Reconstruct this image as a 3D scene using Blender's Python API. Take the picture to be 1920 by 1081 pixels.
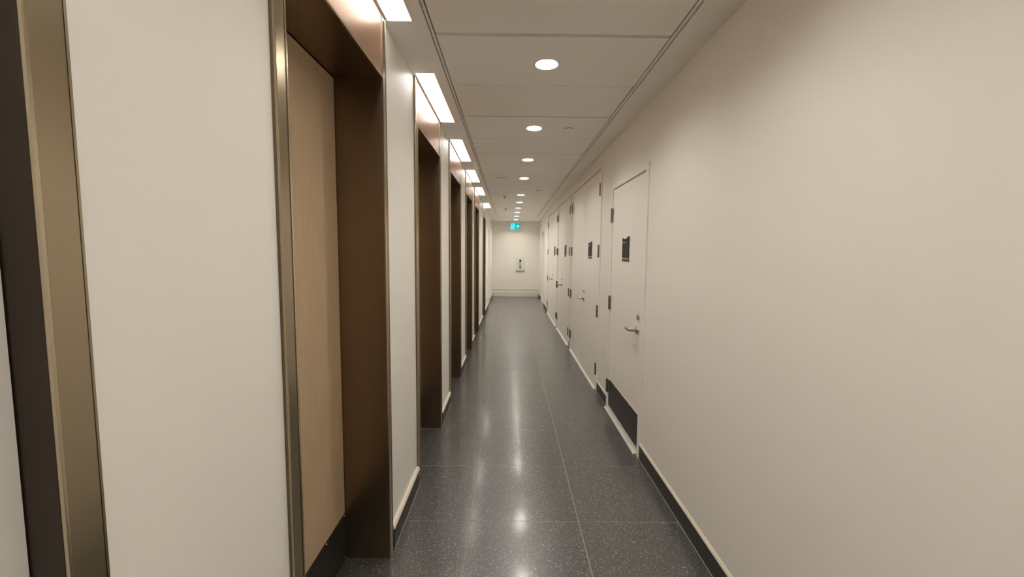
import bpy, bmesh, math, random
from mathutils import Matrix, Vector
random.seed(4)
for o in list(bpy.data.objects): bpy.data.objects.remove(o)
C = bpy.context.scene.collection
S = bpy.context.scene
PI = math.pi

# ---------------------------------------------------------------- camera
CAM_H, PITCH, YAW, ROLL, FPX = 1.4764, .0858, .0068, .0094, 784.46
def cam_axes():
    cp, sp = math.cos(PITCH), math.sin(PITCH); cy, sy = math.cos(YAW), math.sin(YAW)
    def world(u, fy, up):
        y = fy*cp + up*sp; z = -fy*sp + up*cp
        return Vector((u*cy + y*sy, -u*sy + y*cy, z))
    f = world(0, 1, 0); r0 = world(1, 0, 0); u0 = world(0, 0, 1)
    c, s = math.cos(ROLL), math.sin(ROLL)
    return r0*c + u0*s, r0*(-s) + u0*c, f
r_, u_, f_ = cam_axes()
cam = bpy.data.cameras.new('camera'); camo = bpy.data.objects.new('camera', cam); C.objects.link(camo)
M = Matrix.Identity(4)
for i in range(3):
    M[i][0] = r_[i]; M[i][1] = u_[i]; M[i][2] = -f_[i]
M[2][3] = CAM_H
camo.matrix_world = M
cam.sensor_width = 36; cam.lens = FPX/1920*36; cam.clip_start = .02
S.camera = camo

# ---------------------------------------------------------------- world, lamps, exposure
w = bpy.data.worlds.new('world'); S.world = w; w.use_nodes = True
w.node_tree.nodes['Background'].inputs[0].default_value = (.02, .02, .022, 1)
w.node_tree.nodes['Background'].inputs[1].default_value = .2
LINEAR_POWER = 4.5        # emission of the long ceiling lights
ROUND_POWER = 190.0        # emission of the round downlights
S.view_settings.view_transform = 'Standard'
S.view_settings.look = 'None'
S.view_settings.gamma = 1
S.view_settings.use_curve_mapping = False
S.view_settings.exposure = 0.74
try:
    S.cycles.max_bounces = 14; S.cycles.diffuse_bounces = 10; S.cycles.glossy_bounces = 6
    S.cycles.sample_clamp_indirect = 8
except Exception: pass

# ---------------------------------------------------------------- materials
def srgb(r, g, b):
    f = lambda v: (v/255/12.92) if v/255 <= .04045 else ((v/255+.055)/1.055)**2.4
    return (f(r), f(g), f(b), 1)
def mat(name, col, rough=.5, metal=0, var=.03, scale=6, bump=0, bscale=200, coat=0, coat_r=.1, spec=.5, aniso=0):
    m = bpy.data.materials.new(name); m.use_nodes = True
    n = m.node_tree.nodes; l = m.node_tree.links; b = n['Principled BSDF']
    b.inputs['Roughness'].default_value = rough; b.inputs['Metallic'].default_value = metal
    b.inputs['Specular IOR Level'].default_value = spec
    b.inputs['Coat Weight'].default_value = coat; b.inputs['Coat Roughness'].default_value = coat_r
    tc = n.new('ShaderNodeTexCoord')
    nz = n.new('ShaderNodeTexNoise'); nz.inputs['Scale'].default_value = scale; nz.inputs['Detail'].default_value = 3
    l.new(tc.outputs['Object'], nz.inputs['Vector'])
    mx = n.new('ShaderNodeMix'); mx.data_type = 'RGBA'
    mx.inputs[6].default_value = tuple(c*(1-var) for c in col[:3])+(1,)
    mx.inputs[7].default_value = tuple(min(1, c*(1+var)) for c in col[:3])+(1,)
    l.new(nz.outputs['Fac'], mx.inputs[0]); l.new(mx.outputs[2], b.inputs['Base Color'])
    if bump:
        n2 = n.new('ShaderNodeTexNoise'); n2.inputs['Scale'].default_value = bscale; n2.inputs['Detail'].default_value = 4
        l.new(tc.outputs['Object'], n2.inputs['Vector'])
        bp = n.new('ShaderNodeBump'); bp.inputs['Strength'].default_value = bump; bp.inputs['Distance'].default_value = .001
        l.new(n2.outputs['Fac'], bp.inputs['Height']); l.new(bp.outputs[0], b.inputs['Normal'])
    return m
def grained(name, c1, c2, rough, metal, sc=(90, 90, 1.5), bump=.05, amount=1.0, sc2=None):
    """vertical grain: wood laminate or brushed metal"""
    m = bpy.data.materials.new(name); m.use_nodes = True
    n = m.node_tree.nodes; l = m.node_tree.links; b = n['Principled BSDF']
    b.inputs['Metallic'].default_value = metal
    tc = n.new('ShaderNodeTexCoord'); mp = n.new('ShaderNodeMapping'); mp.inputs['Scale'].default_value = sc
    nz = n.new('ShaderNodeTexNoise'); nz.inputs['Scale'].default_value = 3; nz.inputs['Detail'].default_value = 6; nz.inputs['Roughness'].default_value = .6
    l.new(tc.outputs['Object'], mp.inputs[0]); l.new(mp.outputs[0], nz.inputs['Vector'])
    rp = n.new('ShaderNodeValToRGB'); rp.color_ramp.elements[0].position = .3; rp.color_ramp.elements[1].position = .72
    rp.color_ramp.elements[0].color = c1; rp.color_ramp.elements[1].color = c2
    l.new(nz.outputs['Fac'], rp.inputs[0]); l.new(rp.outputs[0], b.inputs['Base Color'])
    mr = n.new('ShaderNodeMapRange'); mr.inputs[3].default_value = rough*.9; mr.inputs[4].default_value = rough*1.12
    l.new(nz.outputs['Fac'], mr.inputs[0]); l.new(mr.outputs[0], b.inputs['Roughness'])
    bp = n.new('ShaderNodeBump'); bp.inputs['Strength'].default_value = bump; bp.inputs['Distance'].default_value = .0006
    l.new(nz.outputs['Fac'], bp.inputs['Height']); l.new(bp.outputs[0], b.inputs['Normal'])
    return m
def emit(name, col, strength):
    m = bpy.data.materials.new(name); m.use_nodes = True
    b = m.node_tree.nodes['Principled BSDF']
    b.inputs['Base Color'].default_value = (.8, .8, .8, 1) if strength > 2 else (col[0]*.25, col[1]*.25, col[2]*.25, 1)
    b.inputs['Emission Color'].default_value = col; b.inputs['Emission Strength'].default_value = strength
    return m
def terrazzo():
    m = bpy.data.materials.new('terrazzo'); m.use_nodes = True
    n = m.node_tree.nodes; l = m.node_tree.links; b = n['Principled BSDF']
    tc = n.new('ShaderNodeTexCoord'); oi = n.new('ShaderNodeObjectInfo')
    add = n.new('ShaderNodeVectorMath'); add.operation = 'ADD'
    sc = n.new('ShaderNodeVectorMath'); sc.operation = 'SCALE'; sc.inputs[3].default_value = 1
    cmb = n.new('ShaderNodeCombineXYZ'); mul = n.new('ShaderNodeMath'); mul.operation = 'MULTIPLY'; mul.inputs[1].default_value = 37
    l.new(oi.outputs['Random'], mul.inputs[0]); l.new(mul.outputs[0], cmb.inputs[0]); l.new(mul.outputs[0], cmb.inputs[1])
    l.new(tc.outputs['Object'], add.inputs[0]); l.new(cmb.outputs[0], add.inputs[1])
    base = n.new('ShaderNodeTexNoise'); base.inputs['Scale'].default_value = 220; base.inputs['Detail'].default_value = 4
    l.new(add.outputs[0], base.inputs['Vector'])
    r0 = n.new('ShaderNodeValToRGB'); r0.color_ramp.elements[0].position = .35; r0.color_ramp.elements[1].position = .7
    r0.color_ramp.elements[0].color = (.018, .0175, .017, 1); r0.color_ramp.elements[1].color = (.062, .060, .058, 1)
    l.new(base.outputs['Fac'], r0.inputs[0])
    prev = r0.outputs[0]
    for scale, thr, size, c1, c2 in ((300, .54, .38, (.12, .11, .095, 1), (.32, .31, .29, 1)), (160, .82, .32, (.32, .28, .20, 1), (.72, .70, .66, 1))):
        v = n.new('ShaderNodeTexVoronoi'); v.inputs['Scale'].default_value = scale
        l.new(add.outputs[0], v.inputs['Vector'])
        sep = n.new('ShaderNodeSeparateColor'); l.new(v.outputs['Color'], sep.inputs[0])
        gt = n.new('ShaderNodeMath'); gt.operation = 'GREATER_THAN'; gt.inputs[1].default_value = thr; l.new(sep.outputs[0], gt.inputs[0])
        lt = n.new('ShaderNodeMath'); lt.operation = 'LESS_THAN'; lt.inputs[1].default_value = size; l.new(v.outputs['Distance'], lt.inputs[0])
        mk = n.new('ShaderNodeMath'); mk.operation = 'MULTIPLY'; l.new(gt.outputs[0], mk.inputs[0]); l.new(lt.outputs[0], mk.inputs[1])
        cc = n.new('ShaderNodeMix'); cc.data_type = 'RGBA'; cc.inputs[6].default_value = c1; cc.inputs[7].default_value = c2; l.new(sep.outputs[1], cc.inputs[0])
        mx = n.new('ShaderNodeMix'); mx.data_type = 'RGBA'; l.new(mk.outputs[0], mx.inputs[0]); l.new(prev, mx.inputs[6]); l.new(cc.outputs[2], mx.inputs[7])
        prev = mx.outputs[2]
    l.new(prev, b.inputs['Base Color'])
    b.inputs['Roughness'].default_value = .30; b.inputs['Specular IOR Level'].default_value = .55
    b.inputs['Coat Weight'].default_value = .4; b.inputs['Coat Roughness'].default_value = .13; b.inputs['IOR'].default_value = 1.75
    nz = n.new('ShaderNodeTexNoise'); nz.inputs['Scale'].default_value = 14
    l.new(add.outputs[0], nz.inputs['Vector'])
    mr = n.new('ShaderNodeMapRange'); mr.inputs[3].default_value = .28; mr.inputs[4].default_value = .35
    l.new(nz.outputs['Fac'], mr.inputs[0]); l.new(mr.outputs[0], b.inputs['Roughness'])
    return m
WALL = mat('wall_paint', (.83, .80, .745, 1), .42, var=.01, bump=.12, bscale=350, spec=.4)
TRIMW = mat('door_paint', (.85, .82, .77, 1), .38, var=.01, bump=.04, bscale=150)
CEIL = mat('ceiling_paint', (.87, .84, .795, 1), .7, var=.01, bump=.08, bscale=300, spec=.3)
CEILP = mat('ceiling_panel_finish', (.87, .84, .795, 1), .6, var=.012, bump=.05, bscale=400, spec=.3)
PLEN = mat('plenum_black', (.03, .027, .024, 1), .9)
RAIL = mat('ceiling_rail_paint', (.78, .75, .70, 1), .5)
BRONZE = grained('bronze_brushed', (.235, .172, .113, 1), (.262, .195, .13, 1), .32, .95, sc=(260, 260, 4), bump=.015)
DARKB = mat('bronze_shaded', (.034, .022, .013, 1), .35, metal=.3, var=.04, scale=10)  # darkened bronze: the dim recess is put into the jamb colour
EDGE = grained('bronze_edge', (.57, .49, .36, 1), (.60, .52, .385, 1), .2, 1, sc=(500, 500, 6), bump=.01)
FACE = grained('bronze_face', (.415, .35, .245, 1), (.43, .365, .255, 1), .25, 1, sc=(500, 500, 6), bump=.01)
COPPER = grained('header_bronze', (.52, .335, .225, 1), (.60, .40, .28, 1), .36, .85, sc=(60, 60, 2), bump=.03)
WOOD = grained('oak_laminate', (.45, .325, .20, 1), (.58, .43, .275, 1), .42, 0, sc=(45, 45, 1.2), bump=.03)
KICK = mat('kick_plate_black', (.030, .027, .024, 1), .42, metal=.3, var=.06, scale=15)
BASEB = mat('baseboard_dark', (.024, .022, .020, 1), .45, var=.08, scale=20)
CAPW = mat('base_cap_cream', (.74, .68, .57, 1), .35)
STEEL = mat('satin_steel', (.42, .40, .37, 1), .28, metal=1, var=.05, scale=40)
HINGE = mat('hinge_steel', (.34, .31, .27, 1), .3, metal=1, var=.06, scale=40)
ALU = mat('aluminium', (.80, .78, .75, 1), .36, metal=1, var=.04, scale=30)
BLACK = mat('black_gap', (.006, .005, .005, 1), .8)
SIGNB = mat('sign_black', (.010, .008, .007, 1), .55, var=.08, scale=20)
SIGNBR = mat('sign_brown', (.045, .025, .015, 1), .4)
WHITE = mat('print_white', (.62, .60, .57, 1), .5)
PLAST = mat('white_plastic', (.74, .73, .68, 1), .35)
GREYP = mat('grey_plastic', (.35, .34, .31, 1), .4)
TILE = terrazzo()
GROUT = mat('grout', (.33, .30, .25, 1), .7, var=.15, scale=30, bump=.2)
ROUNDF = emit('round_lens_far', (1, .965, .885, 1), ROUND_POWER*1.55)
LINL = emit('linear_lens', (1, .945, .895, 1), LINEAR_POWER)
ROUNDL = emit('round_lens', (1, .95, .875, 1), ROUND_POWER)
EXITB = emit('exit_cyan', (0.0, .30, .37, 1), .75)
EXITD = emit('exit_teal', (0.0, .12, .14, 1), .7)
EXITW = emit('exit_symbol', (.14, .85, .9, 1), .8)

# ---------------------------------------------------------------- helpers
def box(bm, x0, x1, y0, y1, z0, z1, bev=0, seg=1):
    t = bmesh.new()
    bmesh.ops.create_cube(t, size=1)
    for v in t.verts:
        v.co = Vector(((x0+x1)/2 + v.co.x*abs(x1-x0), (y0+y1)/2 + v.co.y*abs(y1-y0), (z0+z1)/2 + v.co.z*abs(z1-z0)))
    if bev: bmesh.ops.bevel(t, geom=t.edges[:], offset=bev, segments=seg, affect='EDGES')
    me = bpy.data.meshes.new('t'); t.to_mesh(me); t.free(); bm.from_mesh(me); bpy.data.meshes.remove(me)
def lathe(bm, prof, M4=Matrix.Identity(4), seg=32, cap=True):
    """prof: (radius, height) pairs turned about local Z, placed with M4"""
    rings = []
    for r, h in prof:
        if r < 1e-6: rings.append([bm.verts.new(M4 @ Vector((0, 0, h)))])
        else: rings.append([bm.verts.new(M4 @ Vector((r*math.cos(2*PI*i/seg), r*math.sin(2*PI*i/seg), h))) for i in range(seg)])
    for a, b in zip(rings, rings[1:]):
        for i in range(seg):
            j = (i+1) % seg
            if len(a) == 1 and len(b) == 1: continue
            if len(a) == 1: bm.faces.new((a[0], b[i], b[j]))
            elif len(b) == 1: bm.faces.new((a[i], a[j], b[0]))
            else: bm.faces.new((a[i], a[j], b[j], b[i]))
def prism(bm, pts, axis, a, b):
    """outline pts extruded along axis from a to b; pts are the other two coordinates"""
    def P(p, t):
        if axis == 'x': return Vector((t, p[0], p[1]))
        if axis == 'y': return Vector((p[0], t, p[1]))
        return Vector((p[0], p[1], t))
    A = [bm.verts.new(P(p, a)) for p in pts]; B = [bm.verts.new(P(p, b)) for p in pts]
    n = len(pts)
    bm.faces.new(A); bm.faces.new(B[::-1])
    for i in range(n): bm.faces.new((A[i], B[i], B[(i+1) % n], A[(i+1) % n]))
def tube(bm, path, r, seg=14, flat=1.0):
    rings = []
    for i, p in enumerate(path):
        p = Vector(p)
        d = (Vector(path[min(i+1, len(path)-1)]) - Vector(path[max(i-1, 0)])).normalized()
        up = Vector((0, 0, 1)); s = d.cross(up).normalized(); u = s.cross(d).normalized()
        rings.append([bm.verts.new(p + s*(r*flat*math.cos(2*PI*k/seg)) + u*(r*math.sin(2*PI*k/seg))) for k in range(seg)])
    for a, b in zip(rings, rings[1:]):
        for k in range(seg): bm.faces.new((a[k], a[(k+1) % seg], b[(k+1) % seg], b[k]))
    bm.faces.new(rings[0][::-1]); bm.faces.new(rings[-1])
def holed(bm, x0, x1, y0, y1, z0, z1, cx, cy, r, n=48):
    """a slab with a round hole for a recessed light"""
    an = sorted([2*PI*i/n for i in range(n)] + [math.atan2(b-cy, a-cx) % (2*PI) for a in (x0, x1) for b in (y0, y1)])
    inn, out = [], []
    for t in an:
        c, d = math.cos(t), math.sin(t)
        k = min(((x1-cx)/c if c > 1e-9 else (x0-cx)/c if c < -1e-9 else 1e9), ((y1-cy)/d if d > 1e-9 else (y0-cy)/d if d < -1e-9 else 1e9))
        inn.append((cx+r*c, cy+r*d)); out.append((cx+k*c, cy+k*d))
    V = [[bm.verts.new((p[0], p[1], z)) for p in q] for q, z in ((inn, z0), (out, z0), (out, z1), (inn, z1))]
    m = len(an)
    for a in range(4):
        A, B = V[a], V[(a+1) % 4]
        for i in range(m):
            j = (i+1) % m
            bm.faces.new((A[i], A[j], B[j], B[i]))
def obj(name, bm, m, parent=None, smooth=False, loc=None):
    bmesh.ops.recalc_face_normals(bm, faces=bm.faces[:])
    me = bpy.data.meshes.new(name); bm.to_mesh(me); bm.free()
    me.materials.append(m)
    if smooth:
        for p in me.polygons: p.use_smooth = True
        try: me.set_sharp_from_angle(angle=math.radians(40))
        except Exception: pass
    o = bpy.data.objects.new(name, me); C.objects.link(o)
    if loc: o.location = loc
    if parent: o.parent = parent
    return o
def one(name, m, parent, *a, **k):
    bm = bmesh.new(); box(bm, *a, **k); return obj(name, bm, m, parent)
def tag(o, label=None, cat=None, group=None, kind=None):
    if label: o['label'] = label
    if cat: o['category'] = cat
    if group: o['group'] = group
    if kind: o['kind'] = kind
    return o
def empty(name, loc=(0, 0, 0)):
    o = bpy.data.objects.new(name, None); C.objects.link(o); o.location = loc; o.empty_display_size = .1
    return o
def dup(root, loc):
    r = root.copy(); C.objects.link(r); r.location = loc
    for ch in list(root.children):
        c = ch.copy(); C.objects.link(c); c.parent = r
        for g in ch.children:
            d = g.copy(); C.objects.link(d); d.parent = c
    return r

# ---------------------------------------------------------------- dimensions
XL, XR, HC = -.575, .955, 2.505
Y0, YE = -3.2, 14.0
DW = .915                                   # left door units, outer width
LEFT = [-.355, 1.045, 2.555, 3.985, 5.45, 6.82, 8.94]
LT = 2.235                                  # bottom of the header panels
# right doors: frame near, frame far, frame top, leaf edges
RIGHT = [(2.905, 3.93, 2.105), (4.385, 6.41, 2.405), (6.53, 8.20, 2.405), (8.27, 10.28, 2.405)]
OPEN = (11.38, 12.45, 2.13)                 # the white recessed doors at the far end, left and right
OPENR = (11.45, 12.55, 2.13)

# ---------------------------------------------------------------- floor
fl = one('floor', GROUT, None, -1.1, 1.15, Y0-.1, YE+.1, -.06, -.0012)
tag(fl, kind='structure', label='dark speckled terrazzo tile floor of the corridor', cat='floor')
tile_me = None
y = 2.19 - .6*9
gx = [-.805, -.205, .395]
tile_bm = bmesh.new(); box(tile_bm, .0024, .5976, .0020, .5980, -.012, 0, bev=.0006)
proto = None
while y < YE:
    for x in gx:
        if proto is None:
            proto = obj('floor_tile', tile_bm, TILE, fl); o = proto
        else:
            o = proto.copy(); C.objects.link(o)
        o.parent = fl; o.location = (x, y, random.uniform(-.0002, .0002))
    y += .6

# ---------------------------------------------------------------- walls
def segs(a, b, holes):
    out = []; c = a
    for h0, h1 in holes:
        if h0 > c: out.append((c, h0))
        c = h1
    if c < b: out.append((c, b))
    return out
bm = bmesh.new()
lh = [(y, y+DW) for y in LEFT]
lsegs = segs(Y0, YE, lh + [OPEN[:2]])
for a, b in lsegs: box(bm, XL-.29, XL, a, b, 0, HC+.05)
box(bm, XL-.29, XL, OPEN[0], OPEN[1], OPEN[2], HC+.05)
for a, b in lh: box(bm, XL-.29, XL-.262, a, b, 0, HC+.05)
box(bm, XL-.29, XL-.262, OPEN[0], OPEN[1], 0, OPEN[2])
tag(obj('wall_left', bm, WALL), kind='structure', label='off-white left corridor wall between the bronze door frames', cat='wall')
bm = bmesh.new()
rh = [(a+.012, b-.012) for a, b, t in RIGHT]
rsegs = segs(Y0, YE, rh + [OPENR[:2]])
for a, b in rsegs: box(bm, XR+(.045 if a > 12 else 0), XR+.2, a, b, 0, HC+.05)
for (a, b), (_, _, t) in zip(rh, RIGHT): box(bm, XR, XR+.2, a, b, t-.012, HC+.05); box(bm, XR+.16, XR+.2, a, b, 0, t)
box(bm, XR, XR+.2, OPENR[0], OPENR[1], OPENR[2], HC+.05); box(bm, XR+.16, XR+.2, OPENR[0], OPENR[1], 0, OPENR[2])
tag(obj('wall_right', bm, WALL), kind='structure', label='plain cream right corridor wall around the white service doors', cat='wall')
tag(one('wall_back', WALL, None, XL-.3, XR+.2, YE, YE+.12, 0, HC+.05), kind='structure', label='plain cream end wall carrying the exit sign', cat='wall')
tag(one('wall_front', WALL, None, XL-.3, XR+.2, Y0-.12, Y0, 0, HC+.05), kind='structure', label='wall behind the camera closing the corridor', cat='wall')

# ---------------------------------------------------------------- baseboards
def base_run(name, side, runs, label):
    root = empty(name, (0, 0, 0)); tag(root, kind='structure', label=label, cat='baseboard')
    s = 1 if side == 'l' else -1; X = XL if side == 'l' else XR
    t = .016 if side == 'l' else .007
    X0 = X
    for a, b in runs:
        if b-a < .02: continue
        X = X0 + (.045 if side == 'r' and a > 12 else 0)
        e = .004
        st = one('base_strip', BASEB, root, X, X+s*t, a+e, b-e, 0, .100, bev=.001)
        cbm = bmesh.new()
        pts = [(X, .101), (X+s*(t+.002), .101), (X+s*(t+.003), .106), (X+s*(t-.002), .116), (X+s*(t-.006), .121), (X, .122)]
        prism(cbm, pts, 'y', a+e, b-e)
        obj('base_cap', cbm, CAPW, root)
        one('base_caulk', GROUT, root, X+s*t, X+s*(t+.003), a+e, b-e, 0, .0015)
    return root
base_run('baseboard_left', 'l', [(a+.008 if a > 0 else a, b) for a, b in lsegs], 'black baseboard with a cream cap along the left wall')
base_run('baseboard_right', 'r', rsegs, 'black baseboard with a cream cap along the right wall')
rb = empty('baseboard_back', (0, YE, 0)); tag(rb, kind='structure', label='tall stepped cream baseboard across the end wall', cat='baseboard')
one('lower_board', PLAST, rb, XL+.02, XR+.02, -.026, 0, 0, .116, bev=.004)
one('upper_board', WALL, rb, XL+.02, XR+.02, -.018, 0, .126, .238, bev=.003)
one('cap_strip', CAPW, rb, XL+.02, XR+.02, -.028, 0, .242, .262, bev=.004)

# ---------------------------------------------------------------- ceiling
PX0, PX1 = -.360, .758
dys = [2.39, 3.575, 4.764, 5.93, 7.63, 8.72, 9.86, 10.91, 12.0, 13.2]
dys_all = dys + [1.19, -.01, -1.2]
bm = bmesh.new()
CE = 12.53
box(bm, XL-.02, -.384, Y0, CE-.004, HC, HC+.02)
box(bm, .788, XR+.02, Y0, CE-.004, HC, HC+.02)
holed(bm, XL-.02, XR+.02, CE, YE+.02, HC, HC+.02, .19, 13.2, .0615)
cl = obj('ceiling', bm, CEIL); tag(cl, kind='structure', label='suspended cream panel ceiling with plain borders', cat='ceiling')
one('plenum_board', PLEN, cl, XL-.1, XR+.1, Y0-.1, YE+.1, HC+.06, HC+.08)
one('edge_rail', RAIL, cl, -.3785, -.3655, Y0, CE-.004, HC+.001, HC+.010, bev=.001)
one('edge_rail', RAIL, cl, .7645, .7815, Y0, CE-.004, HC+.001, HC+.010, bev=.001)
one('cross_rail', RAIL, cl, PX0, PX1, 2.079, 2.089, HC+.001, HC+.010, bev=.001)
y = 2.084 - .6*9
pm = None
while y < CE - .05:
    g0, g1 = .005, .005
    if abs(y-2.084) < .01: g0 = .0115
    if abs(y+.6-2.084) < .01: g1 = .0115
    y1 = min(y+.6, CE-.004)
    lit = [v for v in dys_all if y < v < y1]
    if lit:
        b2 = bmesh.new(); holed(b2, PX0, PX1, g0, y1-y-g1, 0, .006, .195, lit[0]-y, .0615)
        obj('ceiling_panel', b2, CEILP, cl, loc=(0, y, HC+.0005))
    elif g0 == g1 and y1 == y+.6 and pm is not None:
        o = pm.copy(); C.objects.link(o); o.parent = cl; o.location = (0, y, HC+random.uniform(0, .0022))
    else:
        b2 = bmesh.new(); box(b2, PX0, PX1, g0, y1-y-g1, 0, .006, bev=.0008)
        o = obj('ceiling_panel', b2, CEILP, cl, loc=(0, y, HC+random.uniform(0, .0015)))
        if g0 == g1 and y1 == y+.6: pm = o
    y += .6

# ---------------------------------------------------------------- left doors (bronze frames)
def left_door(y0):
    root = empty('door_2', (XL, y0, 0)); W = DW; st = .052; D = -.2
    for a, b, inner in ((0, st, st), (W-st, W, W-st)):
        jb = one('jamb', BRONZE, root, D-.045, .0085, a, b, 0, HC-.002, bev=.0008)
        # satin face strip, outer edge strip and slim inner bead stand proud of the jamb body
        s = 1 if inner == st else -1
        lo, hi = sorted((a if s > 0 else b, (a+.0035) if s > 0 else (b-.0035)))
        one('outer_edge', FACE, root, .0, .014, lo, hi, 0, HC-.002, bev=.0012)
        m0, m1 = sorted((inner - s*.0482, inner - s*.0062))
        one('face_strip', FACE, root, .0085, .0122, m0, m1, 0, HC-.002, bev=.0006)
        i0, i1 = sorted((inner, inner - s*.0050))
        one('inner_bead', EDGE, root, .008, .0150, i0, i1, 0, LT+.003, bev=.0012)
    one('header_panel', COPPER, root, -.012, .009, st+.001, W-st-.001, LT, HC-.004, bev=.0008)
    one('header_bead', EDGE, root, .004, .0145, st, W-st, LT-.004, LT+.004, bev=.0012)
    one('soffit', BRONZE, root, D-.045, .004, st, W-st, LT-.004, LT+.03)
    lf = one('leaf', WOOD, root, D-.042, D, st+.004, W-st-.004, .006, LT-.009, bev=.001)
    one('back_stop', BLACK, root, D-.06, D-.043, st, W-st, 0, LT)
    kp = one('kick_plate', KICK, root, D, D+.002, st+.006, W-st-.006, .008, .235, bev=.0006)
    one('plate_edge', EDGE, kp, D, D+.0026, st+.006, W-st-.006, .235, .2365)
    for z in (.018, .224):
        for k in range(5):
            sb = bmesh.new()
            yy = st+.018 + (W-2*st-.036)*k/4
            lathe(sb, [(0, .0028), (.003, .0026), (.0042, .001), (.0044, 0)], Matrix.Translation((D+.002, yy, z)) @ Matrix.Rotation(PI/2, 4, 'Y'), 10)
            obj('screw', sb, STEEL, kp, smooth=True)
    return root
ordn = ['first', 'second', 'third', 'fourth', 'fifth', 'sixth']
d1 = left_door(LEFT[1])
lab = ['wooden door recessed in bronze frame, nearest full doorway on the left with tan leaf showing',
       'recessed bronze doorway on the left, second beyond the nearest white wall panel',
       'recessed bronze doorway on the left, third along, midway down the corridor',
       'recessed bronze doorway on the left, fourth along the corridor',
       'recessed bronze doorway on the left, fifth along, before the wider white wall panel',
       'last and smallest recessed bronze doorway on the left, near the end wall']
for i, y in enumerate(LEFT[1:]):
    if i: d = dup(d1, (XL, y, 0)); d.name = 'door_%d' % (i+2)
    else: d = d1
    tag(d, kind='structure', label=lab[i], cat='door', group='bronze framed doorways along the left wall')
# the doorway beside the camera: same frame, shallow, white panel
root = dup(d1, (XL, LEFT[0], 0)); root.name = 'door_1'
tag(root, kind='structure', label='bronze door frame with white panel at the far left edge beside the camera', cat='door', group='bronze framed doorways along the left wall')
for ch in list(root.children):
    n = ch.name.split('.')[0]
    if n in ('leaf', 'kick_plate', 'back_stop'):
        for g in list(ch.children): bpy.data.objects.remove(g)
        bpy.data.objects.remove(ch)
one('leaf', TRIMW, root, -.08, -.036, .054, DW-.054, .004, LT-.006)
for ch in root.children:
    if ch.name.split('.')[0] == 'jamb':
        ch.data = ch.data.copy(); ch.data.materials[0] = DARKB  # shade by colour, as the shared bronze comes out too light here

# ---------------------------------------------------------------- right doors
def hinge(root, y, z, L=.125):
    b = bmesh.new()
    lathe(b, [(0, -L/2-.004), (.006, -L/2-.004), (.0095, -L/2), (.0095, L/2), (.006, L/2+.004), (0, L/2+.004)], Matrix.Translation((-.0165, y, z)), 14)
    for k in (-.3, -.1, .1, .3):
        lathe(b, [(.0099, k*L-.001), (.0099, k*L+.001)], Matrix.Translation((-.0165, y, z)), 14)
    h = obj('hinge', b, HINGE, root, smooth=True)
    one('hinge_leaf', HINGE, h, -.0145, -.0098, y-.026, y+.026, z-L/2, z+L/2)
    return h
def lever(root, y, z, s=1):
    b = bmesh.new(); R = Matrix.Rotation(-PI/2, 4, 'Y')
    lathe(b, [(.030, 0), (.030, .006), (.027, .011), (.015, .013), (.0125, .017), (.0125, .030), (0, .030)], Matrix.Translation((-.005, y, z)) @ R, 28)
    h = obj('lever_rose', b, STEEL, root, smooth=True)
    b = bmesh.new()
    pts = [(-.018, y, z), (-.045, y, z), (-.058, y+s*.003, z), (-.066, y+s*.011, z), (-.069, y+s*.025, z), (-.069, y+s*.06, z), (-.067, y+s*.09, z), (-.058, y+s*.112, z)]
    tube(b, pts, .0118, flat=.8)
    obj('lever_handle', b, STEEL, h, smooth=True)
    b = bmesh.new()
    lathe(b, [(.020, 0), (.0205, .004), (.018, .010), (.010, .0125), (0, .0125)], Matrix.Translation((-.005, y-.015*s, z+.098)) @ R, 24)
    k = obj('lock_cylinder', b, STEEL, root, smooth=True)
    one('keyhole', BLACK, k, -.0182, -.0172, y-.015*s-.0013, y-.015*s+.0013, z+.098-.006, z+.098+.006)
def plaque(y0, y1, z0, z1, label):
    """y0 = edge nearer the camera. top edge swoops: high near corner, dip past the middle, low far corner"""
    root = empty('door_sign', (XR-.0072, (y0+y1)/2, (z0+z1)/2)); cy, cz = (y0+y1)/2, (z0+z1)/2
    w = y1-y0; h = z1-z0
    prof = [(0, 1.0), (.06, 1.0), (.14, .985), (.28, .95), (.42, .915), (.55, .895), (.65, .89), (.75, .90), (.86, .925), (.96, .95), (1, .955)]
    pts = [(y0+w*t-cy, z0+h*v-cz) for t, v in prof]
    low = z0 + h*.12 - cz
    b = bmesh.new(); prism(b, pts[::-1] + [(y0-cy, low), (y1-cy, low)], 'x', -.004, 0)
    obj('sign_plate', b, SIGNB, root)
    one('sign_line', WHITE, root, -.0044, 0, y0-cy, y1-cy, low-.006, low)
    one('sign_foot', SIGNBR, root, -.004, 0, y0-cy, y1-cy, z0-cz, low-.006)
    # worn white letters too small to read in the photograph
    zt = z0 + h*.735 - cz
    for k in range(5):
        ya = y1-cy-w*(.10+.085*k)
        b = bmesh.new()
        box(b, -.0046, -.0038, ya-w*.06, ya-w*.045, zt, zt+h*.055)
        box(b, -.0046, -.0038, ya-w*.015, ya, zt, zt+h*.055)
        zz = zt + (h*.048 if k % 2 else h*.024)
        box(b, -.0046, -.0038, ya-w*.06, ya, zz, zz+h*.009)
        obj('letter', b, WHITE, root)
    tag(root, label=label, cat='sign', group='black door signs')
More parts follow.
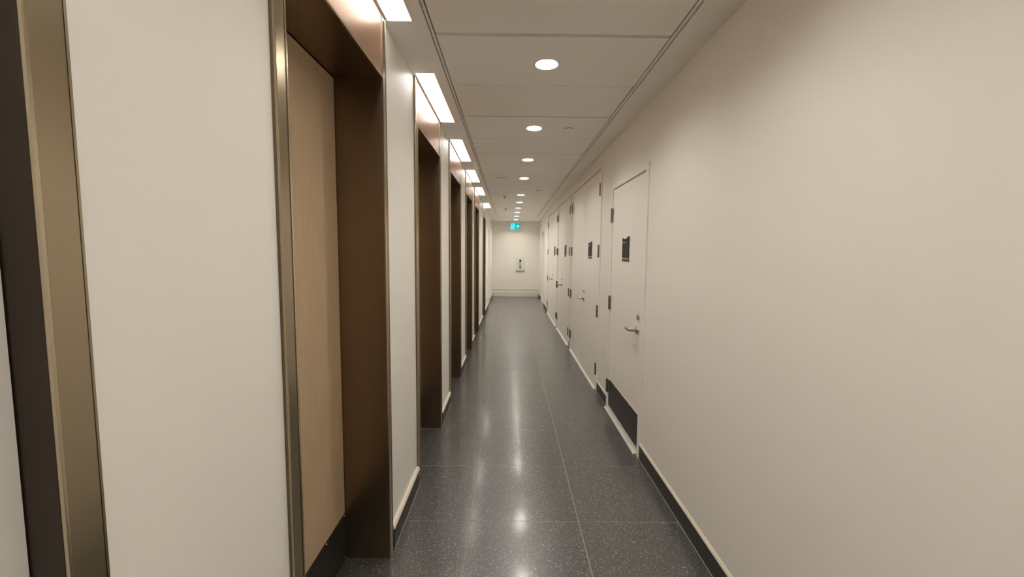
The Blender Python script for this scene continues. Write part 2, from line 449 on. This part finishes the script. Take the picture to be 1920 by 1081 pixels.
def right_door(num, a, b, top, leaves, hinges, lev, thr, kick=False, label=''):
    root = empty('door_%d' % num, (XR, (a+b)/2, 0)); c = (a+b)/2
    tag(root, kind='structure', label=label, cat='door', group='white service doors along the right wall')
    F = -.0115; j = leaves[0][0]-a; j2 = b-leaves[-1][1]
    bm = bmesh.new()
    box(bm, F, .09, a-c, leaves[0][0]-.003-c, 0, top, bev=.0012)
    obj('frame_post', bm, TRIMW, root)
    bm = bmesh.new(); box(bm, F, .09, leaves[-1][1]+.003-c, b-c, 0, top, bev=.0012); obj('frame_post', bm, TRIMW, root)
    bm = bmesh.new(); box(bm, F, .09, leaves[0][0]-.003-c, leaves[-1][1]+.003-c, top-.046, top, bev=.0012); obj('frame_head', bm, TRIMW, root)
    one('frame_stop', BLACK, root, .045, .088, leaves[0][0]-.003-c, leaves[-1][1]+.003-c, .001, top-.046)
    for i, (p, q) in enumerate(leaves):
        one('leaf', TRIMW, root, -.005, .04, p-c, q-c, .022, top-.056, bev=.001)
    for y, z in hinges: hinge(root, y-c, z)
    lever(root, lev[0]-c, lev[1])
    # sloped aluminium threshold
    bm = bmesh.new()
    prism(bm, [(-.030, .0), (-.030, .003), (-.022, .009), (.0, .0145), (.03, .0145), (.03, 0)], 'y', thr[0]-c, thr[1]-c)
    obj('threshold', bm, ALU, root)
    for k in range(2):
        yy = thr[0]-c + (thr[1]-thr[0])*(k+.5)/2
    if kick:
        p, q = leaves[0]
        kp = one('kick_plate', KICK, root, -.0072, -.005, p+.008-c, q-.028-c, .050, .302, bev=.0006)
        one('plate_edge', CAPW, kp, -.0076, -.005, p+.008-c, q-.028-c, .302, .3045)
        one('plate_edge', CAPW, kp, -.0076, -.005, p+.0055-c, p+.008-c, .050, .3045)
        for z in (.064, .290):
            for k in range(5):
                sb = bmesh.new(); yy = p+.020-c + (q-p-.06)*k/4
                lathe(sb, [(0, .0026), (.003, .0024), (.0042, .001), (.0044, 0)], Matrix.Translation((-.0072, yy, z)) @ Matrix.Rotation(-PI/2, 4, 'Y'), 10)
                obj('screw', sb, STEEL, kp, smooth=True)
        one('latch_plate', STEEL, root, -.0062, -.004, p+.001-c, p+.005-c, .875, .985)
    return root
Z4 = (2.14, 1.50, .86, .235)
right_door(8, *RIGHT[0], [(2.955, 3.885)], [(3.893, z) for z in (1.825, 1.02, .228)], (3.045, .915), (2.965, 3.925), True,
           'white single service door nearest the camera with black kick plate')
right_door(9, *RIGHT[1], [(4.435, 5.345), (5.349, 6.355)], [(4.43, z) for z in Z4] + [(6.36, z) for z in Z4], (5.285, .905), (4.44, 6.33), False,
           'tall white double service door, second from the camera on the right')
right_door(10, *RIGHT[2], [(6.58, 7.60), (7.604, 8.15)], [(6.575, z) for z in Z4] + [(8.155, z) for z in Z4], (7.53, .905), (6.6, 8.14), False,
           'tall white double service door, third from the camera on the right')
right_door(11, *RIGHT[3], [(8.32, 9.25), (9.254, 10.22)], [(8.315, z) for z in Z4] + [(10.225, z) for z in Z4], (9.18, .905), (8.33, 10.2), False,
           'tall white double service door, farthest with hinges on the right')
plaque(3.325, 3.515, 1.415, 1.615, 'black notched sign on the single white door with kick plate')
plaque(4.83, 5.03, 1.415, 1.615, 'black notched sign on the second right-hand door, a double')
plaque(7.0, 7.2, 1.415, 1.615, 'black notched sign on the third right-hand door')
plaque(8.68, 8.88, 1.415, 1.615, 'black notched sign on the farthest hinged right-hand door')

# recessed plain doors near the end wall
def end_door(num, side, a, b, t, label):
    s = 1 if side == 'r' else -1; X = XR if side == 'r' else XL
    root = empty('door_%d' % num, (X, (a+b)/2, 0)); W = b-a
    tag(root, kind='structure', label=label, cat='door')
    q = lambda u, v: sorted((s*u, s*v))
    one('frame_post', TRIMW, root, *q(-.004, .12), -W/2, -W/2+.035, 0, t, bev=.001)
    one('frame_post', TRIMW, root, *q(-.004, .12), W/2-.035, W/2, 0, t, bev=.001)
    one('frame_head', TRIMW, root, *q(-.004, .12), -W/2+.035, W/2-.035, t-.035, t, bev=.001)
    one('leaf', TRIMW, root, *q(.08, .12), -W/2+.037, W/2-.037, .008, t-.038, bev=.001)
    bm = bmesh.new()
    lathe(bm, [(.026, 0), (.026, .01), (.010, .012), (.010, .035), (.024, .045), (.026, .058), (.018, .068), (0, .070)],
          Matrix.Translation((s*.08, -W/2+.10, .95)) @ Matrix.Rotation(-s*PI/2, 4, 'Y'), 20)
    obj('door_knob', bm, STEEL, root, smooth=True)
end_door(12, 'r', *OPENR, 'white recessed door on the right wall just before the end wall')
end_door(13, 'l', *OPEN, 'white recessed door on the left wall just before the end wall')

# ---------------------------------------------------------------- ceiling lights
lroot = empty('linear_ceiling_light', (-.5005, LEFT[1]+.01, HC))
one('lens', LINL, lroot, -.0525, .0525, 0, .905, -.0022, .008, bev=.0008)
bm = bmesh.new()
for x0, x1, ya, yb in ((-.058, -.0532, -.006, .911), (.0532, .058, -.006, .911), (-.0532, .0532, -.006, -.0008), (-.0532, .0532, .9058, .911)):
    box(bm, x0, x1, ya, yb, -.0014, .006)
obj('light_trim', bm, CEIL, lroot)
ll = ['long rectangular ceiling light above the nearest left doorway, cut by the top of the picture',
      'long rectangular ceiling light above the second left doorway', 'long rectangular ceiling light above the third left doorway',
      'long rectangular ceiling light above the fourth left doorway', 'long rectangular ceiling light above the fifth left doorway',
      'long rectangular ceiling light farthest down, above the last bronze doorway']
lys = [1.065, 2.525, 3.958, 5.382, 6.782, 8.93]
for i, y in enumerate([lys[0]] + lys[1:] + [-.39, -1.85]):
    o = lroot if i == 0 else dup(lroot, (-.5005, y, HC))
    o.location = (-.5005, y, HC)
    tag(o, label=ll[i] if i < 6 else ('long rectangular ceiling light above the doorway beside the camera', 'long rectangular ceiling light farthest behind the camera')[i-6], cat='light', group='long lights above the left doorways')
R0 = empty('downlight', (.195, 2.39, HC))
bm = bmesh.new(); lathe(bm, [(0, .036), (.0600, .036), (.0600, .040), (0, .040)], seg=40)
bmesh.ops.recalc_face_normals(bm, faces=bm.faces[:])
FARLENS = bpy.data.meshes.new('lens_far'); bm.to_mesh(FARLENS); bm.free(); FARLENS.materials.append(ROUNDF)
bm = bmesh.new()
lathe(bm, [(0, .036), (.0600, .036), (.0600, .040), (0, .040)], seg=40)
obj('lens', bm, ROUNDL, R0, smooth=True)
bm = bmesh.new()
lathe(bm, [(.0603, .044), (.0603, .0), (.0610, -.0018), (.0635, -.0028), (.0665, -.0022), (.068, .0)], seg=40)
obj('trim_ring', bm, PLAST, R0, smooth=True)
bm = bmesh.new(); lathe(bm, [(0, .0402), (.0612, .0402), (.0612, .05), (0, .05)], seg=40)
obj('housing', bm, PLAST, R0)
nm = ['nearest', 'second nearest', 'third', 'fourth', 'fifth', 'sixth', 'seventh', 'eighth', 'ninth', 'last']
for i, y in enumerate(dys + [1.19, -.01, -1.2]):
    o = R0 if i == 0 else dup(R0, (.195, y, HC))
    o.location = (.195, y, HC)
    if i == 9: o.location.x = .19
    if 5 <= i <= 9:          # far lamps given extra emission to brighten the end wall
        for ch in o.children:
            if ch.name.split('.')[0] == 'lens': ch.data = FARLENS
    tag(o, label='round white ceiling downlight, %s in the row from the camera' % nm[i] if i < 10 else ('round ceiling downlight just above the top of the picture', 'round ceiling downlight directly over the camera', 'round ceiling downlight farthest behind the camera')[i-10], cat='light', group='round downlights along the ceiling centre')

# ---------------------------------------------------------------- ceiling devices
def plate(name, x, y, r, h, m, label):
    root = empty(name, (x, y, HC))
    bm = bmesh.new(); lathe(bm, [(0, -h), (r*.8, -h), (r*.95, -h*.85), (r, -h*.5), (r, -h*.35), (0, -h*.35)], seg=36)
    obj('cover', bm, m, root, smooth=True)
    bm = bmesh.new(); lathe(bm, [(0, -h*.35), (r*.93, -h*.35), (r*.93, .003), (0, .003)], seg=36)
    obj('gap_ring', bm, BLACK, root)
    tag(root, label=label, cat='detector')
plate('sprinkler_cover', .486, 3.59, .045, .011, CEILP, 'round flat sprinkler cover plate right of the second downlight')
plate('ceiling_speaker', -.119, 5.965, .088, .008, CEILP, 'wide flat round disc on the ceiling left of the fourth downlight')
plate('sprinkler_cover', .467, 7.064, .046, .010, PLAST, 'small round white ceiling plate right of the downlights, farther away')
def sprinkler(x, y, label, m):
    root = empty('ceiling_sprinkler', (x, y, HC))
    bm = bmesh.new(); lathe(bm, [(.05, .002), (.052, -.004), (.045, -.010), (.03, -.014), (.016, -.014), (0, -.014)], seg=28)
    obj('escutcheon', bm, m, root, smooth=True)
    bm = bmesh.new(); lathe(bm, [(.014, -.013), (.012, -.03), (.008, -.036), (0, -.036)], seg=16); obj('body', bm, HINGE, root, smooth=True)
    bm = bmesh.new(); lathe(bm, [(0, -.046), (.026, -.046), (.028, -.044), (.026, -.042), (0, -.042)], seg=20); obj('deflector', bm, HINGE, root, smooth=True)
    one('yoke_arm', HINGE, root, -.015, -.012, -.003, .003, -.043, -.014); one('yoke_arm', HINGE, root, .012, .015, -.003, .003, -.043, -.014)
    tag(root, label=label, cat='sprinkler')
sprinkler(-.1, 7.766, 'nearer small pendant sprinkler head left of the downlights', PLAST)
sprinkler(-.1, 9.953, 'farther small pendant sprinkler head left of the downlights', PLAST)

# ---------------------------------------------------------------- exit sign
ex = empty('exit_sign', (.182, 13.86, 2.215))
one('housing', PLAST, ex, -.168, .168, -.02, .02, 0, .235, bev=.004)
one('mount', PLAST, ex, -.06, .06, -.015, .015, .235, HC-2.215)
one('panel', EXITB, ex, -.158, .158, -.0225, -.019, .010, .225)
bm = bmesh.new(); box(bm, -.002, .002, -.0232, -.02, .012, .223); obj('divider', bm, EXITD, ex)
bm = bmesh.new()
for a in ((-.13, -.112, .03, .205), (-.13, -.03, .185, .205), (-.048, -.03, .03, .205), (-.145, -.02, .025, .04)):
    box(bm, a[0], a[1], -.0236, -.022, a[2], a[3])
obj('doorway_symbol', bm, EXITW, ex)
bm = bmesh.new()      # running figure: head, torso, arms, legs
lathe(bm, [(0, -.0012), (.012, -.0012), (.012, 0), (0, 0)], Matrix.Translation((-.068, -.0225, .165)) @ Matrix.Rotation(PI/2, 4, 'X') @ Matrix.Scale(-1, 4, (0, 0, 1)), 16)
for pts in ([(-.09, .148), (-.072, .152), (-.072, .10), (-.092, .095)], [(-.088, .148), (-.112, .13), (-.108, .115), (-.086, .132)],
            [(-.075, .148), (-.052, .125), (-.06, .115), (-.078, .13)], [(-.09, .10), (-.108, .06), (-.122, .06), (-.104, .105)],
            [(-.086, .10), (-.06, .078), (-.06, .048), (-.072, .048), (-.074, .072), (-.094, .088)]):
    prism(bm, pts, 'y', -.0238, -.0222)
obj('running_figure', bm, EXITW, ex)
bm = bmesh.new()
prism(bm, [(.022, .102), (.075, .102), (.075, .062), (.138, .118), (.075, .174), (.075, .134), (.022, .134)], 'y', -.0238, -.0222)
obj('arrow', bm, EXITW, ex)
tag(ex, label='glowing cyan exit sign with running figure and right arrow above the end wall', cat='sign')

# ---------------------------------------------------------------- cabinet on the end wall
cb = empty('wall_cabinet', (.362, YE, .862))
one('cabinet_frame', PLAST, cb, -.155, .155, -.014, 0, 0, .445, bev=.003)
dr = one('cabinet_door', PLAST, cb, -.135, .135, -.026, -.0145, .022, .425, bev=.002)
one('window_slot', GREYP, dr, -.032, .032, -.028, -.0255, .09, .385, bev=.001)
one('dark_top', BLACK, dr, -.030, .032, -.032, -.0275, .305, .375, bev=.004)
one('pale_label', WHITE, dr, -.010, .012, -.0295, -.0275, .185, .295)
one('dark_band', BLACK, dr, -.030, .032, -.031, -.0275, .158, .174)
one('dark_foot', BLACK, dr, -.030, .032, -.032, -.0275, .095, .118, bev=.003)
one('latch', BLACK, dr, -.100, -.062, -.034, -.026, .232, .246, bev=.002)
one('shadow_strip', GREYP, cb, -.150, .150, -.030, 0, -.014, -.002, bev=.001)  # grey strip standing in for the shadow below the cabinet
tag(cb, label='white wall cabinet with narrow dark vertical window on the end wall', cat='cabinet')
